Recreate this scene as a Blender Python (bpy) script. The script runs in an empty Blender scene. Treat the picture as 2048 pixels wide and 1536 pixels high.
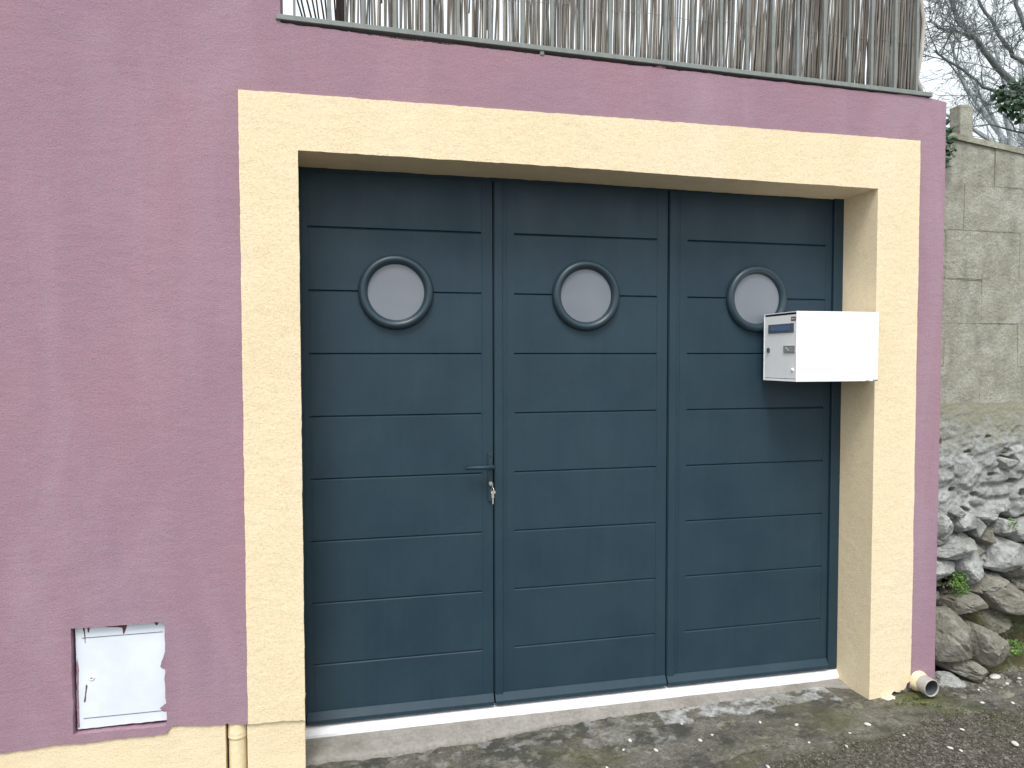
import bpy, bmesh, math, random
from mathutils import Vector, Matrix, noise
from mathutils.geometry import tessellate_polygon
import numpy as np

random.seed(7)
S = bpy.context.scene
# ------------------------------------------------------------------ camera
cam = bpy.data.cameras.new('camera'); camo = bpy.data.objects.new('camera', cam)
S.collection.objects.link(camo); S.camera = camo
camo.location = (0.20374, -2.64854, 1.4656)
camo.rotation_euler = (1.53422, 0.00153, -0.21618)
cam.sensor_width = 36; cam.lens = 24.61; cam.clip_start = .05; cam.clip_end = 500
# ------------------------------------------------------------------ sky + sun (overcast)
W = bpy.data.worlds.new('World'); S.world = W; W.use_nodes = True
nt = W.node_tree; bg = nt.nodes['Background']
sky = nt.nodes.new('ShaderNodeTexSky'); sky.sky_type = 'NISHITA'; sky.sun_disc = False
SUN_EL, SUN_AZ = math.radians(58), math.radians(199)
sky.sun_elevation = SUN_EL; sky.sun_rotation = SUN_AZ
sky.air_density = 1.0; sky.dust_density = 4.0
hs = nt.nodes.new('ShaderNodeHueSaturation'); hs.inputs['Saturation'].default_value = .22
nt.links.new(sky.outputs[0], hs.inputs['Color']); 
ov = nt.nodes.new('ShaderNodeMix'); ov.data_type = 'RGBA'; ov.inputs[0].default_value = .5     # even cloud cover over the clear sky model
ov.inputs[7].default_value = (7.3, 7.9, 8.2, 1)
nt.links.new(hs.outputs[0], ov.inputs[6]); nt.links.new(ov.outputs[2], bg.inputs[0])
bg.inputs[1].default_value = .13
sl = bpy.data.lights.new('sun', 'SUN'); sl.energy = 1.45; sl.angle = math.radians(22); sl.color = (1, .97, .93)
so = bpy.data.objects.new('sun', sl); S.collection.objects.link(so)
sd = Vector((math.sin(SUN_AZ) * math.cos(SUN_EL), math.cos(SUN_AZ) * math.cos(SUN_EL), math.sin(SUN_EL)))
so.rotation_euler = sd.to_track_quat('Z', 'Y').to_euler(); so.location = (0, -5, 8)
S.view_settings.view_transform = 'Standard'; S.view_settings.look = 'None'
S.view_settings.gamma = 1; S.view_settings.use_curve_mapping = False
S.view_settings.exposure = .8

# ------------------------------------------------------------------ helpers
def tag(o, label=None, cat=None, group=None, kind=None):
    if label: o['label'] = label
    if cat: o['category'] = cat
    if group: o['group'] = group
    if kind: o['kind'] = kind
    return o

def empty(name, loc=(0, 0, 0)):
    o = bpy.data.objects.new(name, None); o.location = loc; o.empty_display_size = .1
    S.collection.objects.link(o); return o

def link(name, me, parent=None, mat=None):
    if mat is not None and not me.materials: me.materials.append(mat)
    o = bpy.data.objects.new(name, me); S.collection.objects.link(o)
    if parent is not None:
        o.parent = parent
        # every parent in this scene is unrotated: keep world coordinates
        w = Vector((0, 0, 0)); p = parent
        while p is not None: w += p.location; p = p.parent
        o.location = -w
    return o

def obj(name, bm, mat, parent=None, smooth=False):
    me = bpy.data.meshes.new(name)
    bmesh.ops.recalc_face_normals(bm, faces=bm.faces)
    bm.to_mesh(me); bm.free()
    if smooth: me.polygons.foreach_set('use_smooth', [True] * len(me.polygons))
    return link(name, me, parent, mat)

def pyobj(name, v, f, mat, parent=None, smooth=False):
    me = bpy.data.meshes.new(name); me.from_pydata(v, [], f); me.update()
    if smooth: me.polygons.foreach_set('use_smooth', [True] * len(me.polygons))
    return link(name, me, parent, mat)

def box(bm, x0, x1, y0, y1, z0, z1, bev=0, seg=2):
    m = Matrix.Translation(((x0 + x1) / 2, (y0 + y1) / 2, (z0 + z1) / 2)) @ Matrix.Diagonal((abs(x1 - x0), abs(y1 - y0), abs(z1 - z0), 1))
    r = bmesh.ops.create_cube(bm, size=1, matrix=m)
    if bev:
        es = list({e for v in r['verts'] for e in v.link_edges})
        bmesh.ops.bevel(bm, geom=es, offset=bev, segments=seg, affect='EDGES', profile=.6)
    return bm

def plate(bm, outline, holes, y0, y1):
    """outline and holes are (x, z) loops; a slab between y0 (front) and y1 (back)"""
    loops = [outline] + list(holes)
    pts = [p for l in loops for p in l]
    tri = tessellate_polygon([[Vector((p[0], p[1], 0)) for p in l] for l in loops])
    a = [bm.verts.new((p[0], y0, p[1])) for p in pts]
    b = [bm.verts.new((p[0], y1, p[1])) for p in pts]
    for t in tri:
        try:
            bm.faces.new([a[i] for i in t]); bm.faces.new([b[i] for i in reversed(t)])
        except ValueError: pass
    k = 0
    for l in loops:
        n = len(l)
        for i in range(n):
            j = (i + 1) % n
            bm.faces.new((a[k + i], a[k + j], b[k + j], b[k + i]))
        k += n
    return bm

def wavy(pts, step=.02, amp=.0015, seed=0, closed=True):
    """subdivide a loop and give its edges a hand-made wobble (x, z)"""
    out = []; n = len(pts)
    for i in range(n if closed else n - 1):
        a = Vector(pts[i]); b = Vector(pts[(i + 1) % n]); L = (b - a).length
        k = max(1, int(L / step))
        nrm = Vector((-(b - a).y, (b - a).x)).normalized() if L > 0 else Vector((0, 0))
        for j in range(k):
            p = a.lerp(b, j / k)
            w = 0 if j == 0 else amp * (noise.noise(Vector((p.x * 9 + seed, p.y * 9, seed))) + .9 * noise.noise(Vector((p.x * 45, p.y * 45, seed + 5))))
            p = p + nrm * w; out.append((p.x, p.y))
    if not closed: out.append(tuple(pts[-1]))
    return out

def tube(V, F, pts, rad, n=6, cap=True):
    """append a tapering tube through pts with radii rad"""
    base = len(V); m = len(pts)
    for i, p in enumerate(pts):
        p = Vector(p)
        d = (Vector(pts[min(i + 1, m - 1)]) - Vector(pts[max(i - 1, 0)])).normalized()
        u = d.cross(Vector((.13, .95, .21))).normalized(); v = d.cross(u)
        for k in range(n):
            a = 2 * math.pi * k / n
            V.append(tuple(p + (u * math.cos(a) + v * math.sin(a)) * rad[i]))
    for i in range(m - 1):
        for k in range(n):
            F.append((base + i * n + k, base + i * n + (k + 1) % n, base + (i + 1) * n + (k + 1) % n, base + (i + 1) * n + k))
    if cap:
        F.append(tuple(base + k for k in range(n))[::-1]); F.append(tuple(base + (m - 1) * n + k for k in range(n)))

def lathe(bm, prof, origin, axis='y', n=48):
    """prof: (radius, offset along axis); closed back to nothing"""
    rows = []
    for r, h in prof:
        row = []
        for k in range(n):
            a = 2 * math.pi * k / n; c, s = r * math.cos(a), r * math.sin(a)
            if axis == 'y': p = (origin[0] + c, origin[1] + h, origin[2] + s)
            elif axis == 'x': p = (origin[0] + h, origin[1] + c, origin[2] + s)
            else: p = (origin[0] + c, origin[1] + s, origin[2] + h)
            row.append(bm.verts.new(p))
        rows.append(row)
    for a, b in zip(rows, rows[1:]):
        for k in range(n):
            bm.faces.new((a[k], a[(k + 1) % n], b[(k + 1) % n], b[k]))
    return rows

# ------------------------------------------------------------------ materials
class M:
    def __init__(s, name, rough=.8, spec=.3, metal=0):
        s.m = bpy.data.materials.new(name); s.m.use_nodes = True; s.t = s.m.node_tree
        s.b = s.t.nodes['Principled BSDF']; s.b.inputs['Roughness'].default_value = rough
        s.b.inputs['Specular IOR Level'].default_value = spec; s.b.inputs['Metallic'].default_value = metal
        s.co = s.n('ShaderNodeTexCoord'); s.coord = s.co.outputs['Object']; s.bump = None
        g = s.n('ShaderNodeNewGeometry'); s.pos = g.outputs['Position']; s.isl = g.outputs['Random Per Island']
    def n(s, k, **kw):
        x = s.t.nodes.new(k)
        for a, v in kw.items(): setattr(x, a, v)
        return x
    def l(s, a, b): s.t.links.new(a, b)
    def map(s, scale=(1, 1, 1), rot=(0, 0, 0)):
        x = s.n('ShaderNodeMapping'); x.inputs['Scale'].default_value = scale; x.inputs['Rotation'].default_value = rot
        s.l(s.pos, x.inputs['Vector']); return x.outputs[0]
    def noise(s, scale, detail=4, rough=.6, vec=None, dist=0):
        x = s.n('ShaderNodeTexNoise'); x.inputs['Scale'].default_value = scale; x.inputs['Detail'].default_value = detail
        x.inputs['Roughness'].default_value = rough; x.inputs['Distortion'].default_value = dist
        s.l(vec if vec is not None else s.pos, x.inputs['Vector']); return x.outputs[0]
    def vor(s, scale, feature='F1', vec=None, out=0):
        x = s.n('ShaderNodeTexVoronoi'); x.feature = feature; x.inputs['Scale'].default_value = scale
        s.l(vec if vec is not None else s.pos, x.inputs['Vector']); return x.outputs[out]
    def ramp(s, f, stops):
        x = s.n('ShaderNodeValToRGB'); e = x.color_ramp.elements
        while len(e) > 1: e.remove(e[-1])
        for i, (p, c) in enumerate(stops):
            if not hasattr(c, '__len__'): c = (c, c, c)
            c = tuple(c) + (1,)
            if i == 0: e[0].position = p; e[0].color = c
            else:
                q = e.new(p); q.color = c
        s.l(f, x.inputs[0]); return x.outputs[0]
    def mix(s, f, a, b, mode='MIX'):
        x = s.n('ShaderNodeMix'); x.data_type = 'RGBA'; x.blend_type = mode
        for k, v in ((0, f), (6, a), (7, b)):
            if isinstance(v, bpy.types.NodeSocket): s.l(v, x.inputs[k])
            elif hasattr(v, '__len__'): x.inputs[k].default_value = tuple(v) + (1,)
            else: x.inputs[k].default_value = v if k == 0 else (v, v, v, 1)
        return x.outputs[2]
    def col(s, c):
        if isinstance(c, bpy.types.NodeSocket): s.l(c, s.b.inputs['Base Color'])
        else: s.b.inputs['Base Color'].default_value = tuple(c) + (1,)
        return s
    def rough(s, f): s.l(f, s.b.inputs['Roughness']); return s
    def bmp(s, f, strength=.5, dist=.01):
        x = s.n('ShaderNodeBump'); x.inputs['Strength'].default_value = strength; x.inputs['Distance'].default_value = dist
        s.l(f, x.inputs['Height'])
        if s.bump is not None: s.l(s.bump, x.inputs['Normal'])
        s.bump = x.outputs[0]; s.l(s.bump, s.b.inputs['Normal']); return s
    def attr(s, name):
        x = s.n('ShaderNodeAttribute'); x.attribute_name = name; return x.outputs['Fac']

def plaster(name, a, b, c, mf=.75):
    m = M(name, .92, .15)
    big = m.ramp(m.noise(1.7, 3, .55, m.map((1, 1, .55))), [(.34, 0), (.66, 1)])
    col = m.mix(big, a, b)
    streak = m.ramp(m.noise(1.6, 5, .6, m.map((2.0, 1, .45)), 1.0), [(.48, 0), (.8, .7)])
    col = m.mix(streak, col, c)
    grit = m.ramp(m.noise(160, 3, .65), [(.3, .84), (.5, 1), (.75, 1.08)])
    col = m.mix(1, col, grit, 'MULTIPLY')
    trowel = m.ramp(m.noise(26, 5, .62, m.map((.35, 1, 1.5), (0, .12, 0))), [(.3, .9), (.6, 1.03)])
    col = m.mix(.5, col, trowel, 'MULTIPLY')
    mott = m.mix(m.ramp(m.noise(30, 5, .65), [(.3, 0), (.7, 1)]), (.955, 1.035, .98), (1.045, .975, 1.015))
    col = m.mix(mf, col, mott, 'MULTIPLY')
    m.col(col)
    m.bmp(m.noise(7, 4, .6, m.map((.8, 1, 1.1), (0, .5, 0))), .55, .006)
    m.bmp(m.noise(48, 4, .6, m.map((.85, 1, 1.15), (0, .3, 0))), .6, .0025)
    m.bmp(m.noise(170, 4, .7), .8, .0022)
    m.bmp(m.vor(230), .35, .0012)
    return m.m
MAT = {}
MAT['purple'] = plaster('mauve_render', (.288, .188, .240), (.325, .196, .236), (.360, .258, .312))
MAT['yellow'] = plaster('cream_render', (.72, .595, .40), (.76, .635, .435), (.77, .66, .485), .2)

m = M('door_paint', .46, .3)
c = m.ramp(m.noise(3, 3), [(.3, (.0135, .033, .050)), (.7, (.0185, .042, .060))])
c = m.mix(m.ramp(m.noise(5, 5, .6, m.map((1, 1, .8))), [(.45, 0), (.75, .22)]), c, (.034, .060, .070))
c = m.mix(.35, c, m.ramp(m.noise(420, 2, .6, m.map((1, 1, .25))), [(.35, .7), (.65, 1.25)]), 'MULTIPLY')
c = m.mix(.4, c, m.ramp(m.noise(14, 5, .6, m.map((2.2, 1, .16)), .4), [(.35, .86), (.6, 1.0), (.8, 1.28)]), 'MULTIPLY')
m.col(c); m.rough(m.ramp(m.noise(6, 4, .6, m.map((1, 1, .3))), [(.3, .40), (.7, .58)]))
m.bmp(m.noise(350, 3, .6, m.map((1, 1, .2))), .25, .0008); MAT['door'] = m.m
m = M('ring_paint', .38, .5); m.col((.015, .034, .048)); MAT['ring'] = m.m
m = M('frosted_glass', .33, .5)
m.col(m.ramp(m.noise(4, 2), [(.3, (.145, .160, .185)), (.7, (.185, .20, .225))])); m.bmp(m.noise(260, 2), .15, .0006); MAT['glass'] = m.m
m = M('white_sill', .45, .4); m.col(m.ramp(m.noise(30, 4, .6), [(.3, (.70, .71, .73)), (.6, (.82, .82, .83))])); MAT['sill'] = m.m
m = M('box_white', .32, .5)
m.col(m.ramp(m.noise(9, 4), [(.25, (.80, .81, .82)), (.6, (.86, .87, .87))])); MAT['box'] = m.m
m = M('hatch_white', .5, .4)
c = m.ramp(m.noise(7, 4, .6), [(.3, (.60, .64, .70)), (.7, (.70, .74, .80))]); m.col(c); MAT['hatch'] = m.m
def plain(name, col, rough=.6, spec=.4, metal=0, var=.12, sc=40):
    m = M(name, rough, spec, metal)
    m.col(m.mix(1, col, m.ramp(m.noise(sc, 4, .65), [(.3, 1 - var), (.7, 1 + var)]), 'MULTIPLY')); return m.m
MAT['stain'] = plain('dried_paint', (.10, .045, .05), .7)
MAT['rim'] = plain('pale_paint_rim', (.78, .76, .80), .7)
MAT['bore'] = plain('darkened_bore', (.085, .09, .10), .6, .3, 0, .4, 25)  # dark inside of the drain pipe, put into the colour of an added lining
MAT['dark'] = plain('dark_void', (.012, .012, .014), .9)
MAT['plate'] = plain('name_plate_grey', (.10, .115, .15), .35)
MAT['blue'] = plain('name_label_blue', (.09, .15, .29), .4)
MAT['badge'] = plain('badge_grey', (.27, .29, .28), .5)
MAT['badge_light'] = plain('badge_light', (.5, .52, .5), .5)
MAT['red'] = plain('logo_maroon', (.16, .05, .07), .5)
MAT['steel'] = plain('key_steel', (.75, .70, .64), .28, .5, .9)
MAT['rail'] = plain('railing_grey', (.20, .22, .21), .6, .3)
MAT['pvc'] = plain('grey_plastic', (.34, .33, .30), .5, .4)
MAT['pvc_yellow'] = plain('cream_painted_plastic', (.74, .62, .40), .55, .3, 0, .1, 60)
MAT['core'] = plain('wall_mortar', (.20, .19, .16), .95, .1, 0, .3)
MAT['slab'] = plain('terrace_slab', (.3, .3, .29), .9, .1)
MAT['patch'] = plain('pale_mortar', (.50, .51, .52), .9, .2, 0, .25, 35)

m = M('reed_cane', .7, .25)
c = m.ramp(m.isl, [(0, (.11, .10, .088)), (.25, (.19, .165, .135)), (.5, (.26, .235, .195)), (.75, (.20, .205, .205)), (1, (.35, .325, .285))])
c = m.mix(.8, c, m.ramp(m.noise(20, 4, .7, m.map((1, 1, .4))), [(.3, .65), (.7, 1.2)]), 'MULTIPLY'); m.col(c); MAT['reed'] = m.m
m = M('pale_reed', .7, .2); m.col(m.ramp(m.noise(18, 4), [(.3, (.34, .31, .28)), (.7, (.50, .47, .43))])); MAT['reed_pale'] = m.m
m = M('dark_wood', .8, .2); m.col(m.ramp(m.noise(30, 4, .6, m.map((2, 2, .3))), [(.3, (.018, .014, .012)), (.7, (.05, .04, .035))])); MAT['dwood'] = m.m

def concrete(name, stops, sc=9, bump=.5, lich=.0, extra=None):
    m = M(name, .85, .25)
    c = m.ramp(m.noise(sc, 8, .65), stops)
    c = m.mix(.7, c, m.ramp(m.noise(sc * 9, 4, .7), [(.3, .72), (.7, 1.22)]), 'MULTIPLY')
    if lich:
        c = m.mix(m.ramp(m.noise(sc * 2.4, 5, .7), [(.58, 0), (.7, lich)]), c, (.42, .42, .38))
        c = m.mix(m.ramp(m.noise(sc * 1.3, 5, .6, m.map((1.3, 1, .4))), [(.54, 0), (.78, .45)]), c, (.11, .11, .088))
    m.col(c); m.bmp(m.noise(sc * 3, 6, .65), bump, .010); m.bmp(m.noise(sc * 9, 5, .75), bump, .006)
    return m.m
MAT['block'] = concrete('old_concrete_block', [(.28, (.24, .235, .19)), (.5, (.32, .315, .26)), (.72, (.43, .43, .38))], 9, 1, .5)
MAT['joint'] = concrete('old_mortar', [(.3, (.21, .205, .155)), (.7, (.38, .38, .31))], 12, .8)
MAT['stone'] = concrete('grey_limestone', [(.25, (.16, .165, .15)), (.45, (.30, .305, .29)), (.7, (.50, .51, .50))], 14, 1, .5)
MAT['stone_brown'] = concrete('brown_limestone', [(.25, (.12, .108, .078)), (.5, (.22, .21, .175)), (.75, (.36, .355, .32))], 13, 1, .35)
MAT['rubble'] = concrete('mortared_rubble', [(.28, (.19, .20, .185)), (.5, (.33, .34, .325)), (.75, (.52, .53, .52))], 15, 1, .5)
def tint_up(mat):                                             # lime wash thins out towards the blocks above
    t = mat.node_tree; b = t.nodes['Principled BSDF']; src = b.inputs['Base Color'].links[0].from_socket
    g = t.nodes.new('ShaderNodeNewGeometry'); sp = t.nodes.new('ShaderNodeSeparateXYZ'); t.links.new(g.outputs['Position'], sp.inputs[0])
    n = t.nodes.new('ShaderNodeTexNoise'); n.inputs['Scale'].default_value = 9; n.inputs['Detail'].default_value = 6; t.links.new(g.outputs['Position'], n.inputs['Vector'])
    a = t.nodes.new('ShaderNodeMath'); a.operation = 'MULTIPLY_ADD'; a.inputs[1].default_value = .35; t.links.new(n.outputs[0], a.inputs[0]); t.links.new(sp.outputs[2], a.inputs[2])
    r = t.nodes.new('ShaderNodeMapRange'); r.inputs[1].default_value = 1.18; r.inputs[2].default_value = 1.38; t.links.new(a.outputs[0], r.inputs[0])
    m = t.nodes.new('ShaderNodeMix'); m.data_type = 'RGBA'; t.links.new(r.outputs[0], m.inputs[0]); t.links.new(src, m.inputs[6]); m.inputs[7].default_value = (.27, .265, .20, 1)
    t.links.new(m.outputs[2], b.inputs['Base Color'])
tint_up(MAT['rubble'])
MAT['soil'] = concrete('brown_soil_and_stones', [(.28, (.045, .038, .02)), (.42, (.10, .085, .05)), (.55, (.085, .085, .035)), (.66, (.19, .175, .14)), (.8, (.30, .29, .26))], 11, 1, .15)
MAT['earth'] = plain('dark_earth', (.025, .021, .016), .95, .05, 0, .4)
MAT['cement'] = concrete('smooth_cement', [(.25, (.16, .148, .128)), (.5, (.245, .23, .208)), (.75, (.29, .275, .255))], 7, .5)
MAT['bark'] = concrete('grey_bark', [(.3, (.13, .145, .15)), (.7, (.25, .27, .275))], 12, .8)
MAT['twig_far'] = plain('pale_twigs', (.36, .39, .41), .8)
def leafmat(name, a, b):
    m = M(name, .45, .4); m.col(m.ramp(m.isl, [(0, a), (1, b)])); m.b.inputs['Subsurface Weight'].default_value = 0; return m.m
MAT['ivy'] = leafmat('ivy_leaf', (.022, .055, .032), (.07, .13, .065))
MAT['weed'] = leafmat('weed_leaf', (.05, .11, .02), (.14, .26, .05))
MAT['moss'] = leafmat('moss', (.035, .05, .018), (.08, .10, .03))
m = M('pebble_white', .5, .4); m.col(m.ramp(m.noise(60, 3), [(.3, (.42, .41, .38)), (.7, (.62, .61, .58))])); MAT['pebble'] = m.m
m = M('gravel', .55, .4)
m.col(m.ramp(m.isl, [(0, (.04, .034, .03)), (.3, (.085, .07, .058)), (.55, (.11, .095, .07)), (.8, (.125, .115, .09)), (.96, (.17, .155, .13)), (1, (.26, .25, .22))])); MAT['gravel'] = m.m
# ground: bare old concrete with moss, going over to worn gravelly asphalt
m = M('ground_concrete', .62, .4)
base = m.ramp(m.noise(4.5, 8, .68), [(.28, (.060, .056, .044)), (.45, (.098, .092, .073)), (.6, (.135, .128, .108)), (.78, (.21, .205, .185))])
base = m.mix(.9, base, m.ramp(m.noise(75, 6, .8), [(.35, .45), (.5, 1), (.68, 1.55)]), 'MULTIPLY')
spots = m.ramp(m.noise(17, 3, .5), [(.61, 0), (.66, .6)])
base = m.mix(spots, base, (.24, .225, .17))
base = m.mix(m.ramp(m.noise(28, 6, .7, None, .6), [(.60, 0), (.66, .55)]), base, (.30, .295, .27))
dark = m.ramp(m.noise(7.5, 6, .7, m.map((1, 1.3, 1))), [(.50, 0), (.60, .8)])
base = m.mix(dark, base, (.034, .034, .030))
moss = m.ramp(m.noise(5.2, 5, .65), [(.60, 0), (.75, .5)])
base = m.mix(moss, base, (.075, .070, .038))
vv = m.vor(85, 'F1', None, 1)
sep = m.n('ShaderNodeSeparateColor'); m.l(vv, sep.inputs[0])
grav = m.ramp(sep.outputs[0], [(0, (.04, .034, .030)), (.4, (.080, .070, .058)), (.75, (.12, .105, .088)), (1, (.20, .19, .17))])
grav = m.mix(m.ramp(m.vor(85, 'DISTANCE_TO_EDGE'), [(0, .75), (.09, 0)]), grav, (.035, .034, .03))
grav = m.mix(m.ramp(m.noise(3, 5, .6), [(.45, 0), (.7, .55)]), grav, (.06, .065, .03))
pale = m.attr('pale')
base = m.mix(pale, base, m.ramp(m.noise(30, 6, .7), [(.35, (.19, .19, .18)), (.5, (.30, .305, .30)), (.65, (.46, .47, .47))]))
green = m.attr('green')
base = m.mix(green, base, m.ramp(m.noise(40, 6, .7), [(.35, (.05, .055, .024)), (.65, (.13, .13, .055))]))
col = m.mix(m.attr('gravel'), base, grav)
m.col(col); m.rough(m.ramp(m.noise(5, 4), [(.35, .32), (.65, .7)]))
m.bmp(m.noise(40, 8, .75), 1, .008); m.bmp(m.noise(180, 4, .7), .8, .002); m.bmp(m.vor(85), .6, .003); MAT['ground'] = m.m

# ------------------------------------------------------------------ ground
XG = [-60, -25, -12, -6, -3, -2, -1.4, -1, -.7, -.45]; YG = [-60, -25, -12, -7, -4, -2.6, -1.8, -1.3, -1.05]
xs = np.array(XG + list(np.arange(-.3, 3.75, .008)) + [3.9, 4.2, 4.6, 5.2, 6, 8, 12, 25, 60])
ys = np.array(YG + list(np.arange(-.92, .24, .008)) + [.3, .4, .6, 1, 2, 4, 8, 20, 60])
def zbase(x, y):
    z = np.interp(x, [-60, -6, -1, 0, 1, 2, 2.4, 2.75, 3.0, 3.5, 5, 12, 60], [-1.5, -.3, -.13, -.088, -.076, -.064, -.054, -.036, -.035, -.018, .05, .3, .8])
    z = z + np.where(y < 0, y * .035, 0) - np.where(y < -.45, (-.45 - y) * .02, 0)
    return z
CRACKS = [[(2.80, .06), (2.84, 0), (2.86, -.09), (2.93, -.14), (3.03, -.13), (3.2, -.1)],
          [(2.50, -.07), (2.62, -.10), (2.69, -.17), (2.78, -.26)], [(2.55, -.05), (2.72, -.05), (2.86, -.10)],
          [(1.35, -.30), (1.5, -.25), (1.68, -.215), (1.86, -.2)], [(2.76, .16), (2.84, .10), (2.93, .06)]]
def segdist(x, y, poly):
    d = 9
    for (ax, ay), (bx, by) in zip(poly, poly[1:]):
        L = (bx - ax) ** 2 + (by - ay) ** 2; t = max(0, min(1, ((x - ax) * (bx - ax) + (y - ay) * (by - ay)) / L))
        d = min(d, math.hypot(x - ax - t * (bx - ax), y - ay - t * (by - ay)))
    return d
GB = ([-5, 0, 1.42, 1.8, 2.12, 2.51, 2.84, 3.03, 3.6, 6], [-.62, -.60, -.34, -.265, -.25, -.17, -.16, -.19, -.12, -.05])
def gravmask(x, y):
    b = np.interp(x, *GB) + .05 * noise.noise(Vector((x * 6, y * 6, 3))) + .03 * noise.noise(Vector((x * 22, y * 22, 1)))
    return max(0, min(1, (b - y) / .05))
V = []; gm = []; pm = []; gr = []
for y in ys:
    for x in xs:
        z = float(zbase(x, y)); g = p = q = 0.0
        if -.5 < x < 3.9 and -1.1 < y < .35:
            g = gravmask(x, y)
            z += .006 * noise.noise(Vector((x * 4, y * 4, 0))) + .0035 * noise.noise(Vector((x * 17, y * 17, 2)))
            z += g * (.0045 * noise.noise(Vector((x * 60, y * 60, 2))) - .004)
            w = noise.noise(Vector((x * 30, y * 30, 7))) * .012
            for cp in CRACKS:
                dd = segdist(x + w, y + w, cp)
                if dd < .012: z -= .016 * (1 - dd / .012)
            # pale broken mortar in front of the step, and on the old slab
            e = float(np.interp(x, [0, .45, .75, .98, 1.31, 1.66, 1.91, 2.28, 2.4], [.078, .074, .093, .133, .135, .133, .147, .164, .112]))
            nn = noise.noise(Vector((x * 11, y * 16, 4)))
            nn2 = nn + .5 * noise.noise(Vector((x * 37, y * 45, 8))) + .25 * noise.noise(Vector((x * 90, y * 90, 8)))
            if 1.45 < x < 2.3 and e - .10 - .06 * nn < y < e + .02: p = max(0, min(1, (nn2 + .22) * 5))
            if .3 < x < 1.45 and -.12 < y < e: p = max(0, min(.45, 4 * (noise.noise(Vector((x * 17, y * 22, 9))) + .5 * noise.noise(Vector((x * 50, y * 60, 9))) - .25)))
            if 3.0 < x < 3.6 and .05 < y < .25: q = .5
            z += .0028 * (p > .45) * (1 + .6 * nn)
            dm = math.hypot((x - 2.63) / .16, (y + .05) / .10)
            if dm < 1: q = max(q, min(1, 1.5 * (1 - dm)))
            q = max(q, min(1, max(0, 2.5 * noise.noise(Vector((x * 3.1, y * 5, 21))) - .35)) * .5)
        elif y < -.6 or x > 3.9: g = 1.0
        V.append((x, y, z)); gm.append(g); pm.append(p); gr.append(q)
nx, ny = len(xs), len(ys)
F = [(j * nx + i, j * nx + i + 1, (j + 1) * nx + i + 1, (j + 1) * nx + i) for j in range(ny - 1) for i in range(nx - 1)]
g = pyobj('ground', V, F, MAT['ground'], None, True); tag(g, kind='structure', label='worn mossy concrete going over to gravelly asphalt')
for nme, dat in (('gravel', gm), ('pale', pm), ('green', gr)):
    a = g.data.attributes.new(nme, 'FLOAT', 'POINT'); a.data.foreach_set('value', dat)
def zg(x, y): return float(zbase(x, y)) + .006 * noise.noise(Vector((x * 4, y * 4, 0))) + .0035 * noise.noise(Vector((x * 17, y * 17, 2)))

# loose aggregate standing in the worn asphalt
R = random.Random(3); V = []; F = []
bm = bmesh.new(); bmesh.ops.create_icosphere(bm, subdivisions=1, radius=1); bm.verts.ensure_lookup_table()
iv = [v.co.copy() for v in bm.verts]; iff = [tuple(v.index for v in f.verts) for f in bm.faces]; bm.free()
def pebble(V, F, x, y, z, rx, ry, rz, R):
    b = len(V); a = R.random() * 6.28; ca, sa = math.cos(a), math.sin(a)
    for v in iv:
        k = R.uniform(.75, 1.15); X, Y, Z = v.x * rx * k, v.y * ry * k, v.z * rz * k
        V.append((x + X * ca - Y * sa, y + X * sa + Y * ca, z + Z))
    F.extend([tuple(b + i for i in f) for f in iff])
n = 0
for _ in range(90000):
    x = R.uniform(.9, 3.7); y = R.uniform(-1.0, .0)
    gk = gravmask(x, y)
    if R.random() > gk * .55 + .022: continue
    r = R.choice((.002, .0025, .003, .0035, .0045)) * (1 if gk > .3 else .8)
    pebble(V, F, x, y, zg(x, y) - .003 + r * .2, r * R.uniform(.8, 1.5), r, r * .7, R); n += 1
    if n > 22000: break
tag(pyobj('gravel', V, F, MAT['gravel'], None, True), 'loose grit and aggregate over the worn asphalt at the lower right', 'gravel', kind='stuff')

# pebbles one can pick out
PB = [(2.708, -.440, .013, 'bright oval pebble on the grit at the right edge of the photo'),
      (3.058, .069, .024, 'larger flat white pebble right of the drain outlet, the nearer to the house corner'),
      (3.102, .017, .021, 'flat white pebble right of the drain outlet, lying beside a larger white one'),
      (3.141, .099, .013, 'small round white pebble just above the pair of flat white ones'),
      (1.841, -.048, .0085, 'tiny white pebble on brown concrete below the pale mortar streak'),
      (2.256, -.177, .011, 'white pebble on the bare mossy concrete left of the drain outlet'),
      (1.258, -.050, .0085, 'white pebble on the dark stained slab below the middle door leaf'),
      (1.537, -.105, .0095, 'cream pebble on brown concrete below the right door leaf'),
      (3.029, .197, .011, 'white pebble at the foot of the cracked boulder by the mauve corner'),
      (1.978, -.099, .009, 'yellowish pebble on the brown concrete slope below the letter box')]
def single(name, x, y, r, lab, group=None, seed=0):
    R = random.Random(seed); bm = bmesh.new(); bmesh.ops.create_icosphere(bm, subdivisions=2, radius=1)
    ex, ry = R.uniform(1.0, 1.5), R.uniform(.7, .95); a = R.random() * 3
    for v in bm.verts:
        k = 1 + .12 * noise.noise(v.co * 1.4 + Vector((seed, 0, 0)))
        X, Y = v.co.x * r * ex * k, v.co.y * r * ry * k
        v.co = Vector((X * math.cos(a) - Y * math.sin(a), X * math.sin(a) + Y * math.cos(a), v.co.z * r * .55 * k))
    o = obj(name, bm, MAT['pebble'], None, True); o.location = (x, y, zg(x, y) + r * .3)
    tag(o, lab, 'pebble', group); return o
for i, (x, y, r, lab) in enumerate(PB): single('pebble', x, y, r, lab, None, i)
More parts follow.
